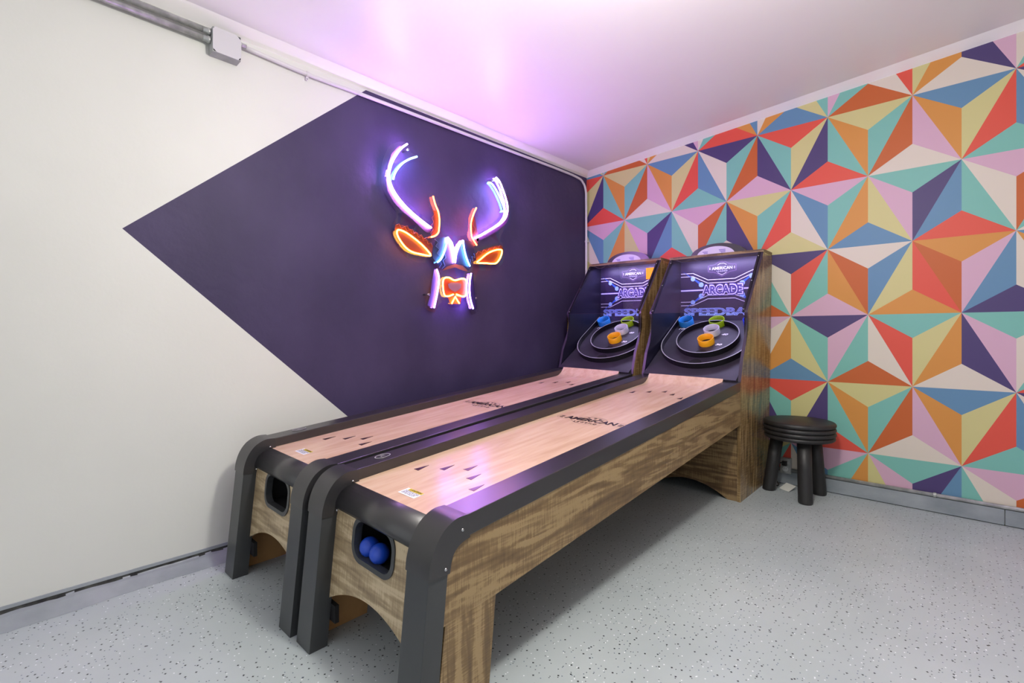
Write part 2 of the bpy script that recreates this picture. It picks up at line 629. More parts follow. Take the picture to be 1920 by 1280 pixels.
# skirting of the back wall: two painted boards with a seam between them
for (x0, x1) in ((1.0, 2.553), (2.556, XR)):
    bm = bmesh.new()
    bm_box(bm, (x0, -0.014, 0.004), (x1, 0.001, 0.084), 0.003)
    o = from_bm('baseboard_back', bm, M['grey_paint'])
    tag(o, 'grey painted skirting under the wallpaper, ' + ('length nearer the stool' if x0 < 2 else 'length at the right edge of the photo'), 'baseboard', kind='structure')
bm = bmesh.new()
bm_box(bm, (1.0, -0.006, 0.0), (XR, 0.001, 0.006))
tag(from_bm('trim_1', bm, M['crack']), 'thin black gap under the grey skirting of the back wall', 'trim', kind='structure')

# rough painted curb at the foot of the left wall
bm = bmesh.new()
prof = [(0.0, 0.058), (0.003, 0.057), (0.004, 0.046), (0.006, 0.040), (0.012, 0.036), (0.030, 0.032), (0.046, 0.020), (0.062, 0.010), (0.078, 0.0005)]
rows = []
ny = 260
rnd = [random.uniform(-1, 1) for _ in range(ny + 8)]
for i in range(ny + 1):
    y = YF + (0 - YF) * i / ny
    w = sum(rnd[i + k] for k in range(6)) / 6
    w2 = (rnd[i] + rnd[i + 1]) / 2
    rows.append([bm.verts.new((x + (w * 0.014 * min(1, x / 0.03) if x > 0.008 else 0), y, max(0.0004, z + (w2 * 0.004 if 0.004 < x < 0.07 else 0)))) for x, z in prof])
for i in range(ny):
    for k in range(len(prof) - 1):
        f = bm.faces.new((rows[i][k], rows[i + 1][k], rows[i + 1][k + 1], rows[i][k + 1]))
        f.smooth = k > 4
        if k == 2 or (k == 3 and rnd[i] > -0.3):
            f.material_index = 1
tag(from_bm('baseboard_left', bm, [M['grey_paint'], M['crack']]), 'rough grey painted curb along the foot of the white wall', 'baseboard', kind='structure')

# ceiling lamp (just above the frame)
lx, ly = LAMP_POS
lz = zc(lx, ly)
cl = thing('ceiling_lamp', 'round white globe lamp hanging from the ceiling to the right of the lanes', 'lamp', (lx, ly, lz))
lathe('lamp_stem', [(0, 0.0), (0.06, 0.0), (0.06, -0.02), (0.012, -0.03), (0.012, -0.28), (0.03, -0.285), (0.03, -0.30), (0, -0.30)], M['sticker_white'], cl)
lathe('lamp_globe', [(0.03, -0.295), (0.07, -0.315), (0.104, -0.355), (0.118, -0.41), (0.104, -0.465), (0.07, -0.505), (0, -0.525)], clear('lamp_glass', (0.97, 0.97, 0.97)), cl)
lo = bpy.data.objects.new('lamp_light', lamp_data)
COL.objects.link(lo)
lo.parent = cl
lo.location = (0, 0, -0.41)

# ------------------------------------------------------------------ pipes and junction box on the left wall
jb = thing('junction_box', 'grey metal junction box high on the white wall', 'junction box', (0, -2.837, 2.185))
box('box_body', (0.0005, -0.055, 0.0), (0.056, 0.055, 0.106), M['box_grey'], jb, 0.002)
cov = [(-0.055, 0.012), (-0.055, 0.094), (-0.047, 0.106), (0.035, 0.106), (0.055, 0.088), (0.055, 0.016), (0.043, 0.0), (-0.040, 0.0)]
prism('cover_plate', cov, 'X', 0.056, 0.060, M['cover_grey'], jb)
for (yy, zz) in ((-0.048, 0.098), (0.047, 0.096), (-0.047, 0.008), (0.048, 0.008)):
    lathe('screw', [(0, 0.003), (0.005, 0.003), (0.005, 0.0)], M['black_matte'], jb, 10, (0.0565, yy, zz), Matrix.Rotation(math.pi / 2, 4, 'Y'))
for (yy, zz, s) in ((-0.055, 0.090, -1), (-0.055, 0.055, -1), (0.055, 0.089, 1)):
    rr = 0.015 if s < 0 else 0.011
    bm = bmesh.new()
    bm_tube(bm, [(0.028, yy, zz), (0.028, yy + s * 0.012, zz), (0.028, yy + s * 0.013, zz), (0.028, yy + s * 0.030, zz)], [rr, rr, rr * 0.85, rr * 0.85], 14)
    from_bm('connector', bm, M['galv'], jb)


def conduit(path, r, mat, label, straps=(), name='conduit'):
    o = tube(name, path, r, mat, None, 12)
    tag(o, label, 'conduit')
    for (c, nrm, along) in straps:
        c = Vector(c); nrm = Vector(nrm); al = Vector(along); side = nrm.cross(al)
        bm = bmesh.new()
        ring = []
        for k in range(9):
            a = math.pi * k / 8
            ring.append(c + (side * math.cos(a) + nrm * math.sin(a)) * (r + 0.0022))
        ring = ring + [c - side * (r + 0.018) - nrm * (r - 0.001)]
        for q0, q1 in zip(ring, ring[1:]):
            v = [bm.verts.new(q0 - al * 0.006), bm.verts.new(q0 + al * 0.006), bm.verts.new(q1 + al * 0.006), bm.verts.new(q1 - al * 0.006)]
            bm.faces.new(v)
        st = from_bm('strap', bm, M['galv'] if mat is M['galv'] else M['painted_pipe'], o)
        so = st.modifiers.new('solidify', 'SOLIDIFY'); so.thickness = 0.0016
        lathe('strap_screw', [(0, 0.004), (0.003, 0.004), (0.004, 0.0)], M['chrome'], st, 8, c - side * (r + 0.012) - nrm * (r - 0.003), nrm.to_track_quat('Z', 'Y').to_matrix().to_4x4())
    return o


conduit([(0.028, -5.9, 2.248), (0.028, -2.905, 2.276)], 0.0125, M['galv'], 'upper of two steel conduits running into the junction box')
conduit([(0.028, -5.9, 2.222), (0.028, -2.905, 2.2405)], 0.0125, M['galv'], 'lower of two steel conduits running into the junction box')
pth = [(0.020, -2.765, 2.2735), (0.019, -2.478, 2.266), (0.016, -2.17, 2.275), (0.016, -1.3, 2.292), (0.016, -0.435, 2.309), (0.017, -0.16, 2.305), (0.018, -0.085, 2.282), (0.02, -0.046, 2.225), (0.02, -0.038, 2.10), (0.02, -0.036, 1.65), (0.02, -0.036, 0.9)]
conduit(smooth_path(pth, 5), 0.0095, M['painted_pipe'], 'white painted conduit under the ceiling that bends down in the corner',
        straps=(((0.019, -2.47, 2.2664), (1, 0, 0), (0, 1, 0)), ((0.02, -0.036, 1.78), (0.7, -0.7, 0), (0, 0, 1))))
conduit([(1.49, -0.013, 0.097), (XR, -0.013, 0.097)], 0.0105, M['galv'], 'steel conduit lying on the skirting under the wallpaper',
        straps=(((2.286, -0.013, 0.097), (0, -1, 0), (1, 0, 0)),))

# deer outline, (y, z) on the left wall in metres
TUBES = {
    'antL': [(-1.916, 2.069), (-1.957, 2.031), (-1.993, 1.98), (-2.021, 1.924), (-2.034, 1.872), (-2.031, 1.834), (-2.014, 1.794), (-1.983, 1.756), (-1.936, 1.716), (-1.881, 1.681), (-1.814, 1.647), (-1.745, 1.616)],
    'tineL': [(-1.848, 2.015), (-1.898, 1.988), (-1.946, 1.951), (-1.978, 1.913), (-1.999, 1.877), (-2.009, 1.845)],
    'antR': [(-1.193, 2.049), (-1.162, 2.032), (-1.131, 1.99), (-1.099, 1.931), (-1.08, 1.879), (-1.083, 1.823), (-1.107, 1.78), (-1.154, 1.739), (-1.224, 1.695), (-1.313, 1.644), (-1.384, 1.607)],
    'tineR': [(-1.269, 1.997), (-1.239, 2.0), (-1.193, 1.965), (-1.154, 1.919), (-1.123, 1.871), (-1.112, 1.838), (-1.139, 1.827)],
    'hornL': [(-1.731, 1.809), (-1.715, 1.764), (-1.691, 1.721), (-1.683, 1.674), (-1.685, 1.626), (-1.691, 1.596), (-1.715, 1.573), (-1.745, 1.561)],
    'hornR': [(-1.377, 1.807), (-1.405, 1.754), (-1.423, 1.699), (-1.423, 1.648), (-1.416, 1.608), (-1.391, 1.58), (-1.373, 1.562)],
    'earL': [(-1.98, 1.565), (-1.957, 1.568), (-1.914, 1.557), (-1.848, 1.526), (-1.791, 1.491), (-1.748, 1.45), (-1.814, 1.449), (-1.881, 1.455), (-1.925, 1.474), (-1.962, 1.509), (-1.983, 1.542)],
    'earR': [(-1.37, 1.448), (-1.341, 1.472), (-1.269, 1.523), (-1.193, 1.554), (-1.139, 1.561), (-1.139, 1.533), (-1.162, 1.492), (-1.201, 1.461), (-1.283, 1.454)],
    'eyeL': [(-1.623, 1.577), (-1.627, 1.537), (-1.644, 1.486), (-1.669, 1.44), (-1.697, 1.415)],
    'vee': [(-1.617, 1.578), (-1.585, 1.548), (-1.566, 1.496), (-1.556, 1.43), (-1.547, 1.489), (-1.527, 1.536), (-1.494, 1.576)],
    'eyeR': [(-1.49, 1.575), (-1.483, 1.527), (-1.467, 1.478), (-1.447, 1.44), (-1.433, 1.419)],
    'cheekL': [(-1.703, 1.372), (-1.687, 1.327), (-1.691, 1.269), (-1.703, 1.211), (-1.723, 1.138)],
    'cheekR': [(-1.423, 1.372), (-1.433, 1.329), (-1.437, 1.267), (-1.429, 1.206), (-1.405, 1.145)],
    'muzzle': [(-1.572, 1.228), (-1.611, 1.214), (-1.642, 1.219), (-1.654, 1.262), (-1.654, 1.306), (-1.636, 1.327), (-1.604, 1.329), (-1.56, 1.316), (-1.507, 1.331), (-1.474, 1.33), (-1.461, 1.311), (-1.464, 1.245), (-1.487, 1.219), (-1.547, 1.23)],
    'chin': [(-1.585, 1.17), (-1.557, 1.214), (-1.523, 1.173)],
}
PRINTS = {
    'acrylic': [(-1.906, 2.082), (-1.96, 2.073), (-2.022, 2.033), (-2.057, 1.97), (-2.077, 1.886), (-2.077, 1.817), (-2.057, 1.76), (-2.012, 1.708), (-1.981, 1.669), (-1.981, 1.633), (-2.007, 1.593), (-2.007, 1.531), (-1.97, 1.465), (-1.906, 1.418), (-1.829, 1.399), (-1.772, 1.406), (-1.736, 1.371), (-1.736, 1.305), (-1.76, 1.227), (-1.783, 1.141), (-1.713, 1.11), (-1.682, 1.154), (-1.627, 1.186), (-1.589, 1.148), (-1.511, 1.152), (-1.477, 1.194), (-1.43, 1.155), (-1.409, 1.104), (-1.345, 1.137), (-1.36, 1.21), (-1.367, 1.335), (-1.345, 1.399), (-1.243, 1.409), (-1.151, 1.44), (-1.095, 1.512), (-1.111, 1.599), (-1.135, 1.639), (-1.119, 1.686), (-1.039, 1.777), (-1.03, 1.857), (-1.055, 1.953), (-1.119, 2.039), (-1.166, 2.072), (-1.265, 2.026), (-1.273, 1.998), (-1.213, 1.952), (-1.166, 1.886), (-1.143, 1.814), (-1.197, 1.75), (-1.345, 1.672), (-1.345, 1.819), (-1.388, 1.826), (-1.43, 1.741), (-1.437, 1.647), (-1.484, 1.609), (-1.614, 1.6), (-1.652, 1.623), (-1.658, 1.719), (-1.688, 1.801), (-1.724, 1.831), (-1.754, 1.816), (-1.748, 1.741), (-1.724, 1.688), (-1.736, 1.657), (-1.806, 1.687), (-1.896, 1.74), (-1.97, 1.788), (-1.991, 1.836), (-1.96, 1.898), (-1.896, 1.973), (-1.829, 2.018), (-1.851, 2.031), (-1.885, 2.036)],
    'antPrintL': [(-1.96, 2.051), (-2.012, 1.991), (-2.037, 1.914), (-2.047, 1.832), (-2.037, 1.773), (-1.996, 1.72), (-1.949, 1.684), (-1.879, 1.651), (-1.818, 1.611), (-1.772, 1.585), (-1.736, 1.591), (-1.742, 1.616), (-1.818, 1.653), (-1.885, 1.687), (-1.939, 1.722), (-1.986, 1.762), (-2.014, 1.8), (-2.03, 1.845), (-2.03, 1.889), (-2.012, 1.943), (-1.976, 2.001), (-1.939, 2.048)],
    'antPrintR': [(-1.151, 2.042), (-1.095, 1.978), (-1.055, 1.897), (-1.047, 1.82), (-1.087, 1.746), (-1.166, 1.689), (-1.273, 1.63), (-1.36, 1.591), (-1.374, 1.61), (-1.302, 1.647), (-1.213, 1.698), (-1.143, 1.743), (-1.095, 1.784), (-1.074, 1.826), (-1.074, 1.882), (-1.095, 1.933)],
    'earPrintL': [(-1.986, 1.601), (-1.928, 1.602), (-1.851, 1.577), (-1.772, 1.547), (-1.724, 1.511), (-1.736, 1.448), (-1.818, 1.447), (-1.885, 1.458), (-1.939, 1.487), (-1.976, 1.527), (-1.993, 1.569)],
    'earPrintR': [(-1.374, 1.511), (-1.273, 1.556), (-1.182, 1.587), (-1.119, 1.592), (-1.111, 1.554), (-1.151, 1.489), (-1.197, 1.455), (-1.287, 1.447), (-1.367, 1.444)],
    'hornPrintL': [(-1.719, 1.727), (-1.694, 1.732), (-1.674, 1.678), (-1.676, 1.619), (-1.701, 1.577), (-1.736, 1.562), (-1.719, 1.632)],
    'hornPrintR': [(-1.402, 1.746), (-1.381, 1.749), (-1.36, 1.67), (-1.345, 1.609), (-1.36, 1.565), (-1.395, 1.591), (-1.413, 1.651)],
    'facePrint': [(-1.701, 1.558), (-1.664, 1.573), (-1.614, 1.58), (-1.563, 1.548), (-1.544, 1.44), (-1.517, 1.544), (-1.484, 1.584), (-1.388, 1.582), (-1.381, 1.5), (-1.402, 1.425), (-1.437, 1.391), (-1.45, 1.41), (-1.498, 1.425), (-1.589, 1.416), (-1.645, 1.38), (-1.664, 1.388), (-1.724, 1.439), (-1.724, 1.497)],
    'bandPrint': [(-1.652, 1.37), (-1.614, 1.398), (-1.55, 1.422), (-1.484, 1.416), (-1.443, 1.385), (-1.484, 1.386), (-1.55, 1.4), (-1.602, 1.385)],
    'muzzlePrint': [(-1.633, 1.318), (-1.595, 1.328), (-1.55, 1.315), (-1.498, 1.329), (-1.46, 1.327), (-1.46, 1.246), (-1.484, 1.224), (-1.537, 1.229), (-1.55, 1.22), (-1.563, 1.229), (-1.602, 1.217), (-1.633, 1.225), (-1.642, 1.273)],
    'chinPrint': [(-1.608, 1.212), (-1.548, 1.218), (-1.498, 1.218), (-1.504, 1.172), (-1.589, 1.166)],
    'nosePrint': [(-1.608, 1.29), (-1.582, 1.302), (-1.531, 1.306), (-1.498, 1.299), (-1.504, 1.273), (-1.527, 1.256), (-1.55, 1.245), (-1.576, 1.253), (-1.599, 1.266)],
    'cheekPrintL': [(-1.713, 1.374), (-1.682, 1.372), (-1.679, 1.271), (-1.694, 1.202), (-1.713, 1.134), (-1.766, 1.151), (-1.742, 1.218), (-1.73, 1.305)],
    'cheekPrintR': [(-1.43, 1.371), (-1.395, 1.374), (-1.388, 1.291), (-1.374, 1.209), (-1.36, 1.147), (-1.409, 1.135), (-1.427, 1.227)],
}

# ------------------------------------------------------------------ neon deer head on the dark paint
deer = thing('neon_deer_sign', 'glowing neon deer head sign with purple antlers and orange ears', 'neon sign', (0, -1.6, 1.1))
NEON = {
    'lilac': emis('neon_lilac', (0.62, 0.27, 1.0), 175.0),
    'blue': emis('neon_blue', (0.10, 0.38, 1.0), 60.0),
    'orange': emis('neon_orange', (1.0, 0.13, 0.02), 32.0),
    'amber': emis('neon_amber', (1.0, 0.36, 0.03), 26.0),
    'violet': emis('neon_violet', (0.34, 0.14, 1.0), 110.0),
}
TCOL = dict(antL='lilac', tineL='blue', antR='lilac', tineR='blue', hornL='orange', hornR='orange', earL='amber', earR='amber',
            eyeL='blue', vee='lilac', eyeR='blue', cheekL='violet', cheekR='violet', muzzle='amber', chin='amber')
NAMES = dict(antL='antler_tube', antR='antler_tube', tineL='tine_tube', tineR='tine_tube', hornL='brow_tube', hornR='brow_tube', earL='ear_tube',
             earR='ear_tube', eyeL='eye_tube', eyeR='eye_tube', vee='forehead_tube', cheekL='cheek_tube', cheekR='cheek_tube', muzzle='muzzle_tube', chin='chin_tube')
SHARP = {'vee', 'chin', 'earL', 'earR'}


def dl(y, z, x):
    return (x, y + 1.6, z - 1.1)


for k, pts in TUBES.items():
    closed = k in ('earL', 'earR')
    P3 = [dl(y, z, 0.066) for y, z in pts]
    path = [Vector(q) for q in P3] if k in ('chin', 'vee') else smooth_path(P3, 4, closed)
    o = tube(NAMES[k], path, 0.0043, NEON[TCOL[k]], deer, 8, closed)
    o['label'] = {'lilac': 'lilac', 'blue': 'blue', 'orange': 'red orange', 'amber': 'amber', 'violet': 'violet'}[TCOL[k]] + ' neon tube'
pcol = dict(antPrintL=(44, 10, 38), antPrintR=(36, 10, 38), earPrintL=(96, 34, 8), earPrintR=(96, 34, 8), hornPrintL=(90, 30, 18), hornPrintR=(84, 34, 30),
            facePrint=(24, 22, 52), bandPrint=(120, 62, 30), muzzlePrint=(130, 44, 14), chinPrint=(130, 40, 12), nosePrint=(112, 84, 122), cheekPrintL=(20, 10, 34), cheekPrintR=(20, 10, 34))
pname = dict(antPrintL='antler_print', antPrintR='antler_print', earPrintL='ear_print', earPrintR='ear_print', hornPrintL='brow_print', hornPrintR='brow_print', facePrint='face_print',
             bandPrint='nose_band_print', muzzlePrint='muzzle_print', chinPrint='chin_print', nosePrint='nose_print', cheekPrintL='cheek_print', cheekPrintR='cheek_print')
for k, pts in PRINTS.items():
    if k == 'acrylic':
        P2 = smooth_path([(0, y, z) for y, z in pts], 2, True)
        plate('acrylic_backing', [[dl(q.y, q.z, 0.050) for q in P2]], (0.005, 0, 0), M['acrylic'], deer)['label'] = 'clear acrylic backing plate'
    else:
        d = {'bandPrint': 0.0008, 'nosePrint': 0.0012, 'muzzlePrint': 0.0004}.get(k, 0.0)
        plate(pname[k], [[dl(y, z, 0.0552 + d) for y, z in pts]], (0.0006, 0, 0), plain(k, pcol[k], 0.5), deer)
# printed lattice on forehead, ears and antlers
ink = plain('deer_print_light', (96, 112, 160), 0.5)
ink2 = plain('deer_print_ember', (150, 70, 20), 0.5)


def lattice(name, a, b, w, n, mat, x=0.0570):
    """zig-zag line between two parallel lines a->b"""
    a, b = Vector(a), Vector(b)
    t = (b - a); nn = Vector((-t.y, t.x)).normalized() * w
    pts = []
    for i in range(n + 1):
        q = a + t * (i / n) + (nn if i % 2 else -nn)
        pts.append(dl(q.x, q.y, x))
    tube(name, pts, 0.0011, mat, deer, 5)


eL = PRINTS['earPrintL']; eR = PRINTS['earPrintR']
lattice('ear_lattice', eL[1], eL[4], 0.010, 12, ink2)
lattice('ear_lattice', eL[0], eL[3], 0.010, 11, ink2)
lattice('ear_lattice', eR[0], eR[3], 0.010, 10, ink2)
hL = PRINTS['hornPrintL']; hR = PRINTS['hornPrintR']
lattice('brow_lattice', hL[0], hL[5], 0.009, 7, ink2)
lattice('brow_lattice', hR[0], hR[4], 0.009, 7, ink2)
fp = PRINTS['facePrint']
lattice('forehead_lattice', fp[0], fp[15], 0.012, 8, ink)
lattice('forehead_lattice', fp[8], fp[11], 0.012, 8, ink)
lattice('forehead_lattice', fp[2], fp[14], 0.010, 8, ink)
for (yy, zz) in ((-1.902, 2.044), (-1.206, 2.029), (-1.752, 1.218), (-1.368, 1.215)):
    tube('standoff', [dl(yy, zz, 0.0), dl(yy, zz, 0.058)], 0.006, M['chrome'], deer, 10)

# ------------------------------------------------------------------ arcade alley roller (built once, then copied)
W = 0.634
SL = 0.0858


def rtz(y):                               # height of the rail tops
    return 0.523 + SL * (y + 2.709)


def lane_z(y):
    return rtz(y) - 0.037


def mirror(x):
    return W - x


roller = thing('alley_roller', 'wood and black alley roller nearer the camera, with blue balls in its front return', 'arcade game', (0.829, 0, 0), 'pair of alley rollers')
RAIL = 0.084
Y0, Y1 = -2.715, -0.602
for s in (0, 1):
    xo, xi = (0.0, RAIL) if s == 0 else (W, W - RAIL - 0.006)
    lo, hi = min(xo, xi), max(xo, xi)
    # rail: sloped box
    bm = bmesh.new()
    bm_prism(bm, [(Y0, rtz(Y0)), (Y1, rtz(Y1)), (Y1, rtz(Y1) - 0.055), (Y0, rtz(Y0) - 0.055)], 'X', lo, hi)
    o = from_bm('rail', bm, M['black_laminate'], roller)
    md = o.modifiers.new('bevel', 'BEVEL'); md.width = 0.0025; md.segments = 2
    # wooden apron under the rail
    a0, a1 = (0.003, 0.021) if s == 0 else (W - 0.021, W - 0.003)
    prism('apron', [(-2.80, 0.27), (-2.60, 0.279), (-0.595, 0.4555), (-0.595, rtz(-0.595) - 0.052), (-2.735, rtz(-2.735) - 0.052), (-2.80, 0.44)], 'X', a0, a1, M['wood_y'], roller)
    # front post
    p0, p1 = (0.0, 0.092) if s == 0 else (0.546, W)
    prism('post', [(-2.866, 0), (-2.824, 0.412), (-2.766, 0.412), (-2.808, 0)], 'X', p0, p1, M['post_black'], roller, 0.002)
    # rounded corner cap
    outer_k = [(-2.8275, 0.398), (-2.8245, 0.425), (-2.816, 0.455), (-2.803, 0.481), (-2.784, 0.504), (-2.760, 0.519), (-2.735, 0.5265), (-2.704, rtz(-2.704) + 0.0025)]
    inner_k = [(-2.697, rtz(-2.697) - 0.058), (-2.716, 0.463), (-2.735, 0.455), (-2.749, 0.443), (-2.757, 0.428), (-2.7625, 0.398)]
    outer = [(q.x, q.y) for q in smooth_path([(a, b, 0) for a, b in outer_k], 3)]
    inner = [(q.x, q.y) for q in smooth_path([(a, b, 0) for a, b in inner_k], 3)]
    cap = prism('corner_cap', outer + inner, 'X', p0 - 0.003, p1 + 0.003, M['cap_black'], roller, 0.003)
    smooth_by_angle(cap, 30)
    for xs, sg in ((p0 - 0.003, -1), (p1 + 0.003, 1)):
        for (yy, zz) in ((-2.776, 0.412), (-2.722, 0.492)):
            lathe('screw', [(0.0042, 0.0), (0.0038, 0.0018), (0.002, 0.0026), (0, 0.0028)], M['chrome'], cap, 10, (xs, yy, zz), Matrix.Rotation(sg * math.pi / 2, 4, 'Y'))
    # leg panel behind the post: wood outside, raw board inside
    bm = bmesh.new()
    bm_prism(bm, [(-2.806, 0.0), (-2.772, 0.28), (-2.597, 0.295), (-2.628, 0.0)], 'X', a0, a1)
    bmesh.ops.recalc_face_normals(bm, faces=bm.faces)
    for f in bm.faces:
        if f.normal.x * (1 if s == 0 else -1) > 0.5:
            f.material_index = 1
    from_bm('leg_panel', bm, [M['wood_z'], M['mdf']], roller)
    bx0, bx1 = (0.022, 0.118) if s == 0 else (W - 0.118, W - 0.022)
    box('bracket', (bx0, -2.796, 0.070), (bx1, -2.782, 0.122), M['black_matte'], roller, 0.001)

# lane: slab with an upturned end
prof = [(-2.722, lane_z(-2.722)), (-0.735, lane_z(-0.735)), (-0.712, lane_z(-0.712) + 0.0015), (-0.690, 0.6665), (-0.668, 0.680), (-0.648, 0.698), (-0.632, 0.7165),
        (-0.630, 0.700), (-0.64, 0.680), (-0.70, 0.640), (-2.722, lane_z(-2.722) - 0.016)]
lane = prism('lane', prof, 'X', RAIL - 0.002, W - RAIL - 0.004, M['maple'], roller)
TILT = Matrix.Rotation(math.atan(SL), 4, 'X')


def lane_pt(x, y, up=0.0009):
    return Vector((x, y, lane_z(y) + up))


def lane_mat(x, y, up=0.0010):
    return Matrix.Translation(lane_pt(x, y, up)) @ TILT


LC = 0.311
for (dy, ln, rows) in ((0, 0.056, ((-0.146, -2.523), (-0.072, -2.468), (0, -2.423), (0.070, -2.472), (0.145, -2.529))),
                       (0, 0.050, ((-0.152, -1.007), (-0.074, -0.954), (0, -0.909), (0.070, -0.962), (0.146, -1.033)))):
    for (dx, y) in rows:
        x = LC + dx
        bm = bmesh.new()
        vv = [lane_pt(x - 0.0125, y), lane_pt(x + 0.0125, y), lane_pt(x, y + ln)]
        lowv = [v - Vector((0, 0, 0.0008)) for v in vv]
        a = [bm.verts.new(v) for v in vv]; b = [bm.verts.new(v) for v in lowv]
        bm.faces.new(a); bm.faces.new(list(reversed(b)))
        for i in range(3):
            bm.faces.new((a[i], b[i], b[(i + 1) % 3], a[(i + 1) % 3]))
        from_bm('lane_marker', bm, M['marker'], lane)
# printed emblem in the middle of the lane
text_mesh('lane_lettering', 'AMERICAN', 0.05, M['print_dark'], lane_mat(LC - 0.004, -1.652), lane, width=0.270, height=0.044, offset=0.0016)
text_mesh('lane_lettering', 'LEGEND', 0.03, M['print_dark'], lane_mat(LC - 0.004, -1.697), lane, width=0.120, height=0.017, spacing=1.4)


def lane_line(name, pts, w, mat, closed=False, up=0.0009):
    """thin printed line lying on the lane"""
    bm = bmesh.new()
    n = len(pts)
    L_, R_ = [], []
    for i in range(n):
        p = Vector(pts[i]); 
        q0 = Vector(pts[i - 1] if (closed or i) else pts[i]); q1 = Vector(pts[(i + 1) % n] if (closed or i < n - 1) else pts[i])
        t = (q1 - q0).normalized(); nn = Vector((-t.y, t.x)) * w / 2
        L_.append(bm.verts.new(lane_pt(p.x + nn.x, p.y + nn.y, up))); R_.append(bm.verts.new(lane_pt(p.x - nn.x, p.y - nn.y, up)))
    for i in range(n if closed else n - 1):
        j = (i + 1) % n
        bm.faces.new((L_[i], L_[j], R_[j], R_[i]))
    return from_bm(name, bm, mat, lane)


cx, cy = LC - 0.004, -1.655
lane_line('lane_emblem_arc', [(cx + 0.085 * math.cos(math.radians(a)), cy + 0.062 * math.sin(math.radians(a))) for a in range(20, 161, 10)], 0.0016, M['print_dark'])
lane_line('lane_emblem_arc', [(cx + 0.07 * math.cos(math.radians(a)), cy + 0.05 * math.sin(math.radians(a))) for a in range(35, 146, 10)], 0.0012, M['print_dark'])
lane_line('lane_emblem_arc', [(cx + 0.095 * math.cos(math.radians(a)), cy + 0.066 * math.sin(math.radians(a))) for a in range(200, 341, 10)], 0.0016, M['print_dark'])
for sgn in (-1, 1):
    lane_line('lane_emblem_frame', [(cx + sgn * 0.10, cy + 0.027), (cx + sgn * 0.165, cy + 0.027), (cx + sgn * 0.180, cy + 0.012), (cx + sgn * 0.180, cy - 0.012), (cx + sgn * 0.165, cy - 0.027), (cx + sgn * 0.10, cy - 0.027)], 0.0012, M['print_dark'])
    for k in (-1, 1):
        lane_line('lane_emblem_dash', [(cx + sgn * 0.148, cy + k * 0.009), (cx + sgn * 0.168, cy + k * 0.009)], 0.009, M['print_dark'])
for k in range(3):
    lane_line('lane_emblem_star', [(cx + (k - 1) * 0.03 - 0.007, cy + 0.038 + (0.007 if k == 1 else 0)), (cx + (k - 1) * 0.03 + 0.007, cy + 0.038 + (0.007 if k == 1 else 0))], 0.010, M['print_dark'])

# caution sticker
stk = lane_line('caution_sticker', [(0.280, -2.654), (0.363, -2.654)], 0.040, M['sticker_white'], up=0.0009)
stk['label'] = 'white and yellow caution sticker'
lane_line('sticker_header', [(0.293, -2.6405), (0.361, -2.6405)], 0.0125, M['sticker_yellow'], up=0.0016).parent = stk
text_mesh('sticker_lettering', 'CAUTION', 0.012, M['print_dark'], lane_mat(0.332, -2.6405, 0.0024), stk, width=0.048, height=0.008)
lane_line('sticker_symbol', [(0.298, -2.645), (0.302, -2.637), (0.306, -2.645)], 0.002, M['print_dark'], True, up=0.0022).parent = stk
for k, (wd, yy) in enumerate(((0.066, -2.650), (0.074, -2.6555), (0.060, -2.661), (0.068, -2.6665))):
    x = 0.288
    i = 0
    while x < 0.286 + wd:
        d = (0.009, 0.005, 0.012, 0.007, 0.004)[(i + k) % 5]
        lane_line('sticker_print', [(x, yy), (x + d, yy)], 0.0022, M['sticker_ink'], up=0.0016).parent = stk
        x += d + 0.0028; i += 1

# rounded nose between lane and front panel
arc = [(-2.715 - 0.068 * math.sin(a), 0.428 + 0.0575 * math.cos(a)) for a in [math.radians(k) for k in range(0, 91, 10)]]
nose = prism('nose_roll', arc + [(-2.778, 0.418), (-2.70, 0.418), (-2.70, arc[0][1])], 'X', 0.090, 0.548, M['cap_black'], roller)
for f in nose.data.polygons:
    if abs(f.normal.x) < 0.5: f.use_smooth = True

# front panel with arch and ball return opening
FY = lambda z: -2.816 + 0.1 * z
HC, HZ = 0.314, 0.366
arch = []
for k in range(21):
    x = 0.088 + (0.550 - 0.088) * k / 20
    t = (x - 0.317) / 0.231
    arch.append((x, 0.207 - 0.068 * t * t))
outl = [(0.550, 0.432), (0.088, 0.432)] + arch
hole = rrect(HC, HZ, 0.100, 0.0545, 0.040)
plate('front_panel', [[(x, FY(z), z) for x, z in outl], [(x, FY(z), z) for x, z in reversed(hole)]], (0, 0.016, 0), M['wood_x'], roller)
ring_o = rrect(HC, HZ, 0.112, 0.0665, 0.050)
plate('ball_return_frame', [[(x, FY(z) - 0.004, z) for x, z in ring_o], [(x, FY(z) - 0.004, z) for x, z in reversed(rrect(HC, HZ, 0.098, 0.0525, 0.038))]], (0, 0.024, 0), M['post_black'], roller)
bm = bmesh.new()
x0, x1, y0, y1, z0, z1 = HC - 0.118, HC + 0.118, -2.764, -2.62, HZ - 0.060, HZ + 0.058
for lo, hi in (((x0, y0, z0 - 0.006), (x1, y1, z0)), ((x0, y0, z1), (x1, y1, z1 + 0.006)), ((x0 - 0.006, y0, z0), (x0, y1, z1)), ((x1, y0, z0), (x1 + 0.006, y1, z1)), ((x0, y1, z0), (x1, y1 + 0.006, z1))):
    bm_box(bm, lo, hi)
from_bm('ball_tray', bm, M['black_matte'], roller)

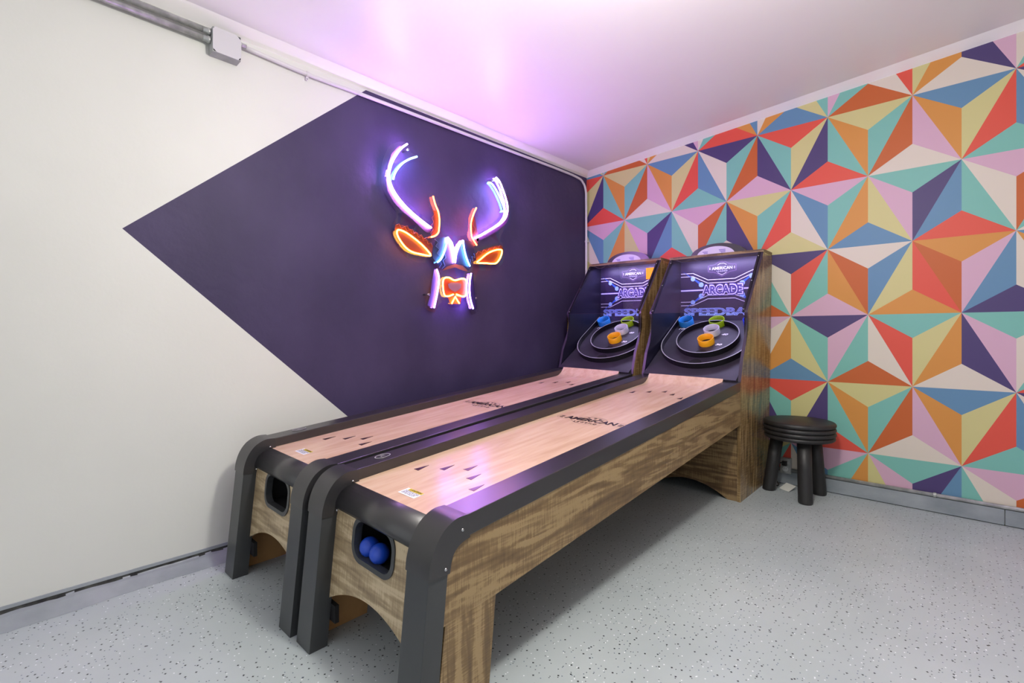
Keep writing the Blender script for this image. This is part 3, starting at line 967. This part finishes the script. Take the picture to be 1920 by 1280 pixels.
# badge on the left rail
bz = Matrix.Translation((0.036, -2.575, rtz(-2.575) + 0.0004)) @ TILT
lathe('rail_badge', [(1.0, 0.0), (1.0, 0.0012), (0.9, 0.0014), (0.0, 0.0014)], M['black_laminate'], roller, 28, (0, 0, 0), bz @ Matrix.Diagonal((0.020, 0.031, 1, 1)))
lathe('badge_rim', [(0.88, 0.0014), (0.88, 0.0022), (1.0, 0.0020), (1.0, 0.0014)], M['ring_edge'], roller, 28, (0, 0, 0), bz @ Matrix.Diagonal((0.020, 0.031, 1, 1)))
text_mesh('badge_lettering', 'AL', 0.02, M['ring_edge'], bz @ Matrix.Translation((0, 0, 0.002)) , roller, width=0.020, height=0.020)

# ------------------------------------------------------------------ cabinet at the far end
LEAN = 0.015


def lean(o):
    for v in o.data.vertices:
        v.co.x += LEAN * v.co.z
    return o


CW = 0.624
PT = 0.018
side = [(-0.575, 0), (-0.602, 0.70), (-0.560, 0.845), (-0.522, 0.915), (-0.496, 0.965), (-0.481, 1.005), (-0.478, 1.035), (-0.484, 1.075), (-0.500, 1.108), (-0.497, 1.122),
        (-0.470, 1.155), (-0.325, 1.333), (-0.198, 1.503), (-0.012, 1.503), (-0.012, 0)]
for s in (0, 1):
    a0, a1 = (0.0, PT) if s == 0 else (CW - PT, CW)
    bm = bmesh.new()
    bm_prism(bm, side, 'X', a0, a1)
    bmesh.ops.recalc_face_normals(bm, faces=bm.faces)
    for f in bm.faces:
        nx = f.normal.x * (-1 if s == 0 else 1)
        f.material_index = 0 if nx > 0.5 else (1 if nx < -0.5 else (2 if f.calc_center_median().z > 0.5 else 0))
    lean(from_bm('cabinet_side', bm, [M['wood_z'], M['inner_side'], M['edge_trim']], roller))
# dark frame strips along the sloping shield
shield = [(-0.503, 1.113), (-0.478, 1.148), (-0.330, 1.332), (-0.206, 1.500)]
for s in (0, 1):
    a0, a1 = (PT - 0.002, PT + 0.010) if s == 0 else (CW - PT - 0.010, CW - PT + 0.002)
    d = Vector((-0.206 + 0.503, 1.500 - 1.113)).normalized(); n = Vector((-d.y, d.x)) * 0.006
    lean(prism('shield_strip', [(-0.503 + n.x, 1.113 + n.y), (-0.206 + n.x, 1.500 + n.y), (-0.206 - n.x * 1.6, 1.500 - n.y * 1.6), (-0.503 - n.x * 1.6, 1.113 - n.y * 1.6)], 'X', a0, a1, M['black_gloss'], roller))
    for t in (0.03, 0.5, 0.93):
        q = Vector((-0.503, 1.113)) + Vector((0.297, 0.387)) * t + n * 1.0
        lean(lathe('screw', [(0.004, 0.0), (0.003, 0.002), (0, 0.0025)], M['chrome'], roller, 8, ((a0 + a1) / 2, q.x, q.y), Matrix.Rotation(math.radians(52), 4, 'X')))
n2 = n * 0.4
lean(prism('shield', [(-0.503, 1.113), (-0.206, 1.500), (-0.206 - n2.x, 1.500 - n2.y), (-0.503 - n2.x, 1.113 - n2.y)], 'X', PT + 0.001, CW - PT - 0.001, M['glass'], roller))
lean(prism('shield_edge', [(-0.5035, 1.1115), (-0.5020, 1.1130), (-0.5010, 1.1120), (-0.5025, 1.1105)], 'X', PT, CW - PT, M['edge_trim'], roller))
# top, back and base panels
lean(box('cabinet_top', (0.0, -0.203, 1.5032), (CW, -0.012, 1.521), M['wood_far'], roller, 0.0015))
lean(box('cabinet_back', (PT, -0.030, 0.0), (CW - PT, -0.012, 1.503), M['black_matte'], roller))
pts = []
for k in range(17):
    x = 0.075 + (CW - 0.15) * k / 16
    t = (x - CW / 2) / (CW / 2 - 0.075)
    pts.append((x, 0.075 * (1 - t * t)))
outl = [(CW - PT, 0.0), (CW - PT, 0.665), (PT, 0.665), (PT, 0.0)] + pts
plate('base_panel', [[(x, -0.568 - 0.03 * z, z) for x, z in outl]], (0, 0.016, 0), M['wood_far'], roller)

# playfield board
BY0, BZ0, BY1, BZ1 = -0.628, 0.712, -0.048, 1.070
BS = (BZ1 - BZ0) / (BY1 - BY0)
bang = math.atan(BS)
bxo = 0.5 * CW + LEAN * 0.9
BM = Matrix.Translation((bxo, BY0, BZ0)) @ Matrix.Rotation(bang, 4, 'X')     # board frame: X across, Y up the slope, Z out of the board
BL = math.hypot(BY1 - BY0, BZ1 - BZ0)


def by(y):                                # world y -> distance up the board
    return (y - BY0) / math.cos(bang)


hw = CW / 2 - PT - 0.004
board = box('playfield_board', (-hw, 0, -0.015), (hw, BL, 0.0), M['board_black'], roller)
board.data.transform(BM)


def ring_wall(name, path, t, h, closed, mat_edge=True):
    """upright strip following a path on the board"""
    bm = bmesh.new()
    n = len(path)
    rows = []
    for i in range(n):
        p = Vector(path[i])
        q0 = Vector(path[i - 1] if (closed or i) else path[i]); q1 = Vector(path[(i + 1) % n] if (closed or i < n - 1) else path[i])
        tt = (q1 - q0).normalized(); nn = Vector((-tt.y, tt.x)) * t / 2
        rows.append([bm.verts.new((p.x + nn.x, p.y + nn.y, 0)), bm.verts.new((p.x + nn.x, p.y + nn.y, h)), bm.verts.new((p.x - nn.x, p.y - nn.y, h)), bm.verts.new((p.x - nn.x, p.y - nn.y, 0))])
    m = n if closed else n - 1
    for i in range(m):
        A, B = rows[i], rows[(i + 1) % n]
        for k in range(3):
            f = bm.faces.new((A[k], B[k], B[k + 1], A[k + 1]))
            f.material_index = 1 if k == 1 else 0
    if not closed:
        bm.faces.new(rows[0]); bm.faces.new(list(reversed(rows[-1])))
    o = from_bm(name, bm, [M['black_gloss'], M['ring_edge']], board)
    o.data.transform(BM)
    return o


RO = 0.283
cyo = by(-0.550) + RO
upath = [(-RO, BL - 0.004), (-RO, cyo + 0.12)] + [(RO * math.cos(math.radians(a)), cyo + RO * math.sin(math.radians(a))) for a in range(180, 361, 6)] + [(RO, cyo + 0.12), (RO, BL - 0.004)]
ring_wall('outer_ring', upath, 0.006, 0.038, False)
RI = 0.196
cyi = by(-0.448) + RI + 0.010
ring_wall('inner_ring', [(RI * math.cos(math.radians(a)), cyi + (RI + 0.008) * math.sin(math.radians(a))) for a in range(0, 360, 6)], 0.006, 0.038, True)
CX = 0.0
for (x, y, mk) in ((CX, -0.300, 'cup_yellow'), (CX, -0.196, 'cup_white'), (CX, -0.098, 'cup_green'), (-0.222, -0.092, 'cup_blue'), (0.222, -0.092, 'cup_deep')):
    c = lathe('score_cup', [(0.0515, 0.0), (0.0515, 0.044), (0.050, 0.045), (0.0475, 0.044), (0.0475, 0.001), (0.0475, 0.0005)], M[mk], board, 36)
    c.data.transform(BM @ Matrix.Translation((x, by(y), 0)))
    c['label'] = {'cup_yellow': 'yellow', 'cup_white': 'white', 'cup_green': 'lime green', 'cup_blue': 'light blue', 'cup_deep': 'deep blue'}[mk] + ' score cup'
    d = lathe('cup_hole', [(0.047, 0.0008), (0.0, 0.0008)], M['black_matte'], board, 24)
    d.data.transform(BM @ Matrix.Translation((x, by(y), 0)))
for (y, r) in ((-0.497, 0.040), (-0.398, 0.036)):
    d = lathe('drain_hole', [(r, 0.0009), (0.0, 0.0009)], M['black_matte'], board, 24)
    d.data.transform(BM @ Matrix.Translation((0, by(y), 0)))
for (tx, x, y, w) in (('30', 0.083, -0.3125, 0.042), ('40', 0.085, -0.206, 0.042), ('50', 0.087, -0.103, 0.042), ('100', -0.224, -0.1485, 0.062), ('100', 0.224, -0.1485, 0.062)):
    text_mesh('score_number', tx, 0.03, M['white_print'], BM @ Matrix.Translation((x, by(y), 0.0014)), board, width=w, height=0.021, offset=0.0012, shear=0.25)

# printed backboard
AY = -0.048
backboard = lean(box('backboard', (PT, AY, 1.03), (CW - PT, AY + 0.017, 1.503), M['art_dark'], roller))
AX = CW / 2 + LEAN * 1.3


def art_mat(x, z, d=0.0006):
    return Matrix.Translation((AX + x, AY - d, z)) @ Matrix.Rotation(math.pi / 2, 4, 'X')


def art_line(name, pts, w, mat, d=0.0006):
    bm = bmesh.new()
    L_, R_ = [], []
    n = len(pts)
    for i in range(n):
        p = Vector(pts[i]); t0 = Vector(pts[max(i - 1, 0)]); t1 = Vector(pts[min(i + 1, n - 1)])
        t = (t1 - t0).normalized(); nn = Vector((-t.y, t.x)) * w / 2
        L_.append(bm.verts.new((AX + p.x + nn.x, AY - d, p.y + nn.y))); R_.append(bm.verts.new((AX + p.x - nn.x, AY - d, p.y - nn.y)))
    for i in range(n - 1):
        bm.faces.new((L_[i], R_[i], R_[i + 1], L_[i + 1]))
    return from_bm(name, bm, mat, backboard)


def art_poly(name, pts, mat, d):
    bm = bmesh.new()
    bm.faces.new([bm.verts.new((AX + x, AY - d, z)) for x, z in pts])
    return from_bm(name, bm, mat, backboard)


A0 = -0.290
zt, zm, zb = 1.415, 1.288, 1.180
for (z1, z2, dd) in ((1.415, 1.361, 0), (1.392, 1.338, 0)):
    art_line('printed_line', [(A0, z1), (-0.200, z1), (-0.092, z2), (0.092, z2), (0.200, z1 - 0.006), (0.288, z1 + 0.022)], 0.0042, M['art_line'])
for (z1, z2) in ((1.206, 1.250), (1.180, 1.226)):
    art_line('printed_line', [(A0, z1), (-0.200, z1), (-0.092, z2), (0.092, z2), (0.200, z1 + 0.002), (0.288, z1 - 0.012)], 0.0042, M['art_line'])
art_line('printed_beam', [(A0, zm + 0.002), (0.288, zm + 0.002)], 0.015, M['art_glow'], 0.0003)
art_line('printed_beam', [(A0, zm + 0.002), (0.288, zm + 0.002)], 0.008, M['art_line'], 0.0005)
for sx in (-1, 1):
    for sz in (-1, 1):
        P_ = lambda x, z: (sx * x, zm + sz * z)
        art_poly('printed_ray', [P_(0.125, 0.018), P_(0.143, 0.056), P_(0.286, 0.150), P_(0.200, 0.085)][::(1 if sx * sz > 0 else -1)], M['art_blue'], 0.0008)
        for (x, z, r) in ((0.200, 0.085, 0.0165), (0.140, 0.040, 0.0175)):
            art_poly('printed_disc', [(sx * x + r * math.cos(a), zm + sz * z + r * math.sin(a)) for a in [2 * math.pi * k / 20 for k in range(20)]], M['art_pale'], 0.0011)
text_mesh('art_lettering', 'ARCADE', 0.08, M['art_glow'], art_mat(0.006, zm, 0.0014), backboard, width=0.290, height=0.086, offset=0.0075)
text_mesh('art_lettering', 'ARCADE', 0.08, M['art_line'], art_mat(0.006, zm, 0.0019), backboard, width=0.280, height=0.076, offset=0.0055)
text_mesh('art_lettering', 'ARCADE', 0.08, M['art_fill'], art_mat(0.006, zm, 0.0024), backboard, width=0.266, height=0.062, offset=0.0022)
text_mesh('art_lettering', 'SPEEDBALL', 0.06, M['art_speed'], art_mat(0.006, 1.133, 0.0010), backboard, width=0.545, height=0.056, offset=0.0032)
text_mesh('art_lettering', 'SPEEDBALL', 0.06, plain('print_steel_blue', (70, 88, 176), 0.4), art_mat(0.006, 1.133, 0.0015), backboard, width=0.537, height=0.047, offset=0.0010)
text_mesh('art_lettering', 'SPEEDBALL', 0.06, M['art_speed'], art_mat(0.006, 1.133, 0.0020), backboard, width=0.530, height=0.040, offset=-0.0012)
# emblem above
EX, EZ = 0.006, 1.438
art_poly('emblem_glow', [(EX + x, EZ + z) for x, z in [(-0.098, -0.022), (-0.05, -0.030), (0, -0.062), (0.05, -0.030), (0.098, -0.022), (0.098, 0.024), (0.05, 0.030), (0.028, 0.046), (0, 0.052), (-0.028, 0.046), (-0.05, 0.030), (-0.098, 0.024)]], plain('emblem_halo', (92, 72, 104), 0.4), 0.0004)
art_poly('emblem_field', [(EX + x, EZ + z) for x, z in [(-0.090, -0.017), (-0.05, -0.024), (0, -0.053), (0.05, -0.024), (0.090, -0.017), (0.090, 0.018), (0.05, 0.024), (0.025, 0.038), (0, 0.042), (-0.025, 0.038), (-0.05, 0.024), (-0.090, 0.018)]], M['art_dark'], 0.0008)
text_mesh('emblem_lettering', 'AMERICAN', 0.03, M['white_print'], art_mat(EX, EZ + 0.001, 0.0016), backboard, width=0.140, height=0.021, offset=0.0004)
text_mesh('emblem_lettering', 'LEGEND', 0.02, M['white_print'], art_mat(EX, EZ - 0.020, 0.0012), backboard, width=0.072, height=0.008, spacing=1.4)
for sgn in (-1, 1):
    for k in (-1, 1):
        art_line('emblem_dash', [(EX + sgn * 0.080, EZ + 0.001 + k * 0.005), (EX + sgn * 0.087, EZ + 0.001 + k * 0.005)], 0.005, M['white_print'], 0.0012)
art_line('emblem_line', [(EX - 0.03, EZ - 0.031), (EX, EZ - 0.047), (EX + 0.03, EZ - 0.031)], 0.0025, M['white_print'], 0.0012)
art_line('emblem_line', [(EX - 0.03, EZ + 0.024), (EX - 0.012, EZ + 0.034), (EX + 0.012, EZ + 0.034), (EX + 0.03, EZ + 0.024)], 0.003, M['white_print'], 0.0012)

# header sign on top
hs = []
for k in range(25):
    a = math.pi * k / 24
    hs.append((AX + 0.185 * math.cos(a), 1.521 + 0.082 * math.sin(a)))
hdr = plate('header_sign', [[(x, -0.125, z) for x, z in hs]], (0, 0.035, 0), M['black_laminate'], roller)
hi = [(AX - 0.012 + 0.128 * math.cos(math.pi * k / 24), 1.5215 + 0.062 * math.sin(math.pi * k / 24)) for k in range(25)]
plate('sign_face', [[(x, -0.1262, z) for x, z in hi]], (0, 0.002, 0), M['sign_face'], hdr)
for (x, z, w) in ((-0.082, 1.549, 0.036), (-0.078, 1.540, 0.028), (0.034, 1.556, 0.044), (0.036, 1.547, 0.040), (0.04, 1.538, 0.03)):
    bm = bmesh.new()
    bm.faces.new([bm.verts.new((AX + x + q * w / 2, -0.1266, z + r_ * 0.0022)) for q, r_ in ((-1, -1), (1, -1), (1, 1), (-1, 1))])
    from_bm('sign_print', bm, M['art_glow'], hdr)
# loops of wire under the top
for (x, w) in ((0.12, 0.05), (0.23, 0.035)):
    tube('wire_loop', smooth_path([(x - w, -0.19, 1.502), (x - w * 0.5, -0.185, 1.488), (x, -0.185, 1.483), (x + w * 0.6, -0.185, 1.490), (x + w, -0.19, 1.502)], 3), 0.0015, M['ring_edge'], roller, 6)

# led strip behind the top edge lights the printed board
led = bpy.data.lights.new('cabinet_led', 'AREA')
led.shape = 'RECTANGLE'; led.size = CW - 0.10; led.size_y = 0.02
led.energy = 2.8
led.color = (0.62, 0.58, 1.0)
lo = bpy.data.objects.new('cabinet_led', led)
COL.objects.link(lo)
lo.parent = roller
lo.location = (AX, -0.165, 1.490)
lo.rotation_euler = (math.radians(20), 0, 0)

# ------------------------------------------------------------------ the second machine, against the left wall
def kids(o):
    for c in o.children:
        yield c
        yield from kids(c)


# both machines stand a touch higher on their left feet
for c in kids(roller):
    if c.type == 'MESH':
        for v in c.data.vertices:
            v.co.z += 0.0145 * (W - v.co.x) * min(1.0, max(0.0, v.co.z) / 0.12)

roller2 = copy_tree(roller)
yaw2 = math.radians(0.4)
roller2.rotation_euler = (0, 0, yaw2)
roller2.scale = (1, 1, 1.012)
roller2.location = Vector((0.162, -2.877, 0)) - Matrix.Rotation(yaw2, 3, 'Z') @ Vector((0, -2.866, 0))
roller2['label'] = 'wood and black alley roller standing against the left wall, front return empty'

for c in kids(roller2):
    if c.name.startswith('caution_sticker'):
        c.location.x -= 0.060
amber = emis('orange_box_glow', (1.0, 0.28, 0.02), 2.2)
glow_box = box('orange_glow_box', (AX + 0.122, AY - 0.010, 1.390), (AX + 0.200, AY - 0.001, 1.476), amber, roller2, 0.004)  # emissive box added for an orange patch of unknown source
glow_box['label'] = 'glowing orange patch added in the upper corner'

# balls
for i, (p, lab) in enumerate((((1.077, -2.752, 0.3415), 'blue ball at the back left of the front return'), ((1.137, -2.755, 0.3407), 'blue ball at the front right of the front return'))):
    R_ = 0.0293
    prof = [(R_ * math.sin(math.pi * k / 16), -R_ * math.cos(math.pi * k / 16)) for k in range(17)]
    prof[0] = (0, -R_); prof[-1] = (0, R_)
    b = lathe('ball', prof, M['ball'], None, 28)
    b.location = p
    tag(b, lab, 'ball', 'blue balls in the front return')

# ------------------------------------------------------------------ stool
st = thing('stool', 'black three-legged wooden stool with a ribbed round seat', 'stool', (1.676, -0.222, 0))
SR = 0.191
zz = 0.353
for k in range(4):
    h = 0.026 if k < 3 else 0.030
    r = SR - (0.004 if k == 0 else 0.0)
    pr = [(0, zz)] + [(r - h / 2 + h / 2 * math.sin(math.radians(a)), zz + h / 2 - h / 2 * math.cos(math.radians(a))) for a in range(0, 181, 20)] + [(0, zz + h)]
    lathe('seat_disc', pr, M['stool'], st, 48)
    zz += h - 0.0005
for (bx, by_, tx, ty) in ((0.058, -0.115, 0.045, -0.085), (-0.170, 0.020, -0.120, 0.018), (0.085, 0.125, 0.065, 0.090)):
    d = Vector((tx - bx, ty - by_, 0.360)).normalized()
    bm = bmesh.new()
    P0 = Vector((bx, by_, 0.0)); P1 = Vector((tx, ty, 0.360))
    seg = 24
    rings = []
    for t, r in ((0.0, 0.032), (0.012, 0.0365), (0.04, 0.038), (0.5, 0.0375), (1.0, 0.037)):
        c = P0 + (P1 - P0) * t
        rings.append([bm.verts.new((c.x + r * math.cos(2 * math.pi * k / seg), c.y + r * math.sin(2 * math.pi * k / seg), c.z)) for k in range(seg)])
    for A, B in zip(rings, rings[1:]):
        for k in range(seg):
            f = bm.faces.new((A[k], A[(k + 1) % seg], B[(k + 1) % seg], B[k])); f.smooth = True
    bm.faces.new(list(reversed(rings[0]))); bm.faces.new(rings[-1])
    from_bm('leg', bm, M['stool'], st)

# ------------------------------------------------------------------ outlet, plug and tag behind the stool
ou = thing('power_outlet', 'grey metal power outlet box low on the wallpaper behind the stool', 'outlet', (1.560, -0.0005, 0.075))
box('outlet_box', (-0.030, -0.034, 0.0), (0.030, 0.0, 0.098), M['box_grey'], ou, 0.002)
box('face_plate', (-0.028, -0.0365, 0.002), (0.028, -0.034, 0.096), M['galv'], ou, 0.001)
for k in (0.030, 0.070):
    f = lathe('receptacle', [(0.0165, 0.0), (0.0165, 0.003), (0.015, 0.0035), (0, 0.0035)], M['outlet_face'], ou, 20, (0, -0.0365, k), Matrix.Rotation(math.pi / 2, 4, 'X'))
    for dx in (-0.006, 0.006):
        box('slot', (dx - 0.001, -0.0402, k), (dx + 0.001, -0.0395, k + 0.008), M['black_matte'], f)
pl = thing('power_plug', 'black plug with cord in the outlet behind the stool', 'plug', (1.560, -0.040, 0.145))
box('plug_body', (-0.014, -0.030, -0.014), (0.014, -0.0005, 0.014), M['cord'], pl, 0.004)
tube('cord', smooth_path([(0, -0.03, 0), (-0.01, -0.055, 0.01), (-0.05, -0.06, 0.0), (-0.07, -0.055, -0.05), (-0.04, -0.065, -0.10), (-0.02, -0.075, -0.1315), (-0.07, -0.08, -0.138), (-0.098, -0.06, -0.1395)], 4), 0.0035, M['cord'], pl, 8)
tg = obj_from('paper_tag', [(1.548, -0.135, 0.001), (1.612, -0.175, 0.001), (1.640, -0.118, 0.028), (1.576, -0.078, 0.028), (1.548, -0.135, 0.002), (1.612, -0.175, 0.002), (1.640, -0.118, 0.029), (1.576, -0.078, 0.029)],
              [(3, 2, 1, 0), (4, 5, 6, 7), (0, 1, 5, 4), (1, 2, 6, 5), (2, 3, 7, 6), (3, 0, 4, 7)], M['paper'])
tag(tg, 'small white paper tag lying on the floor under the stool', 'tag')
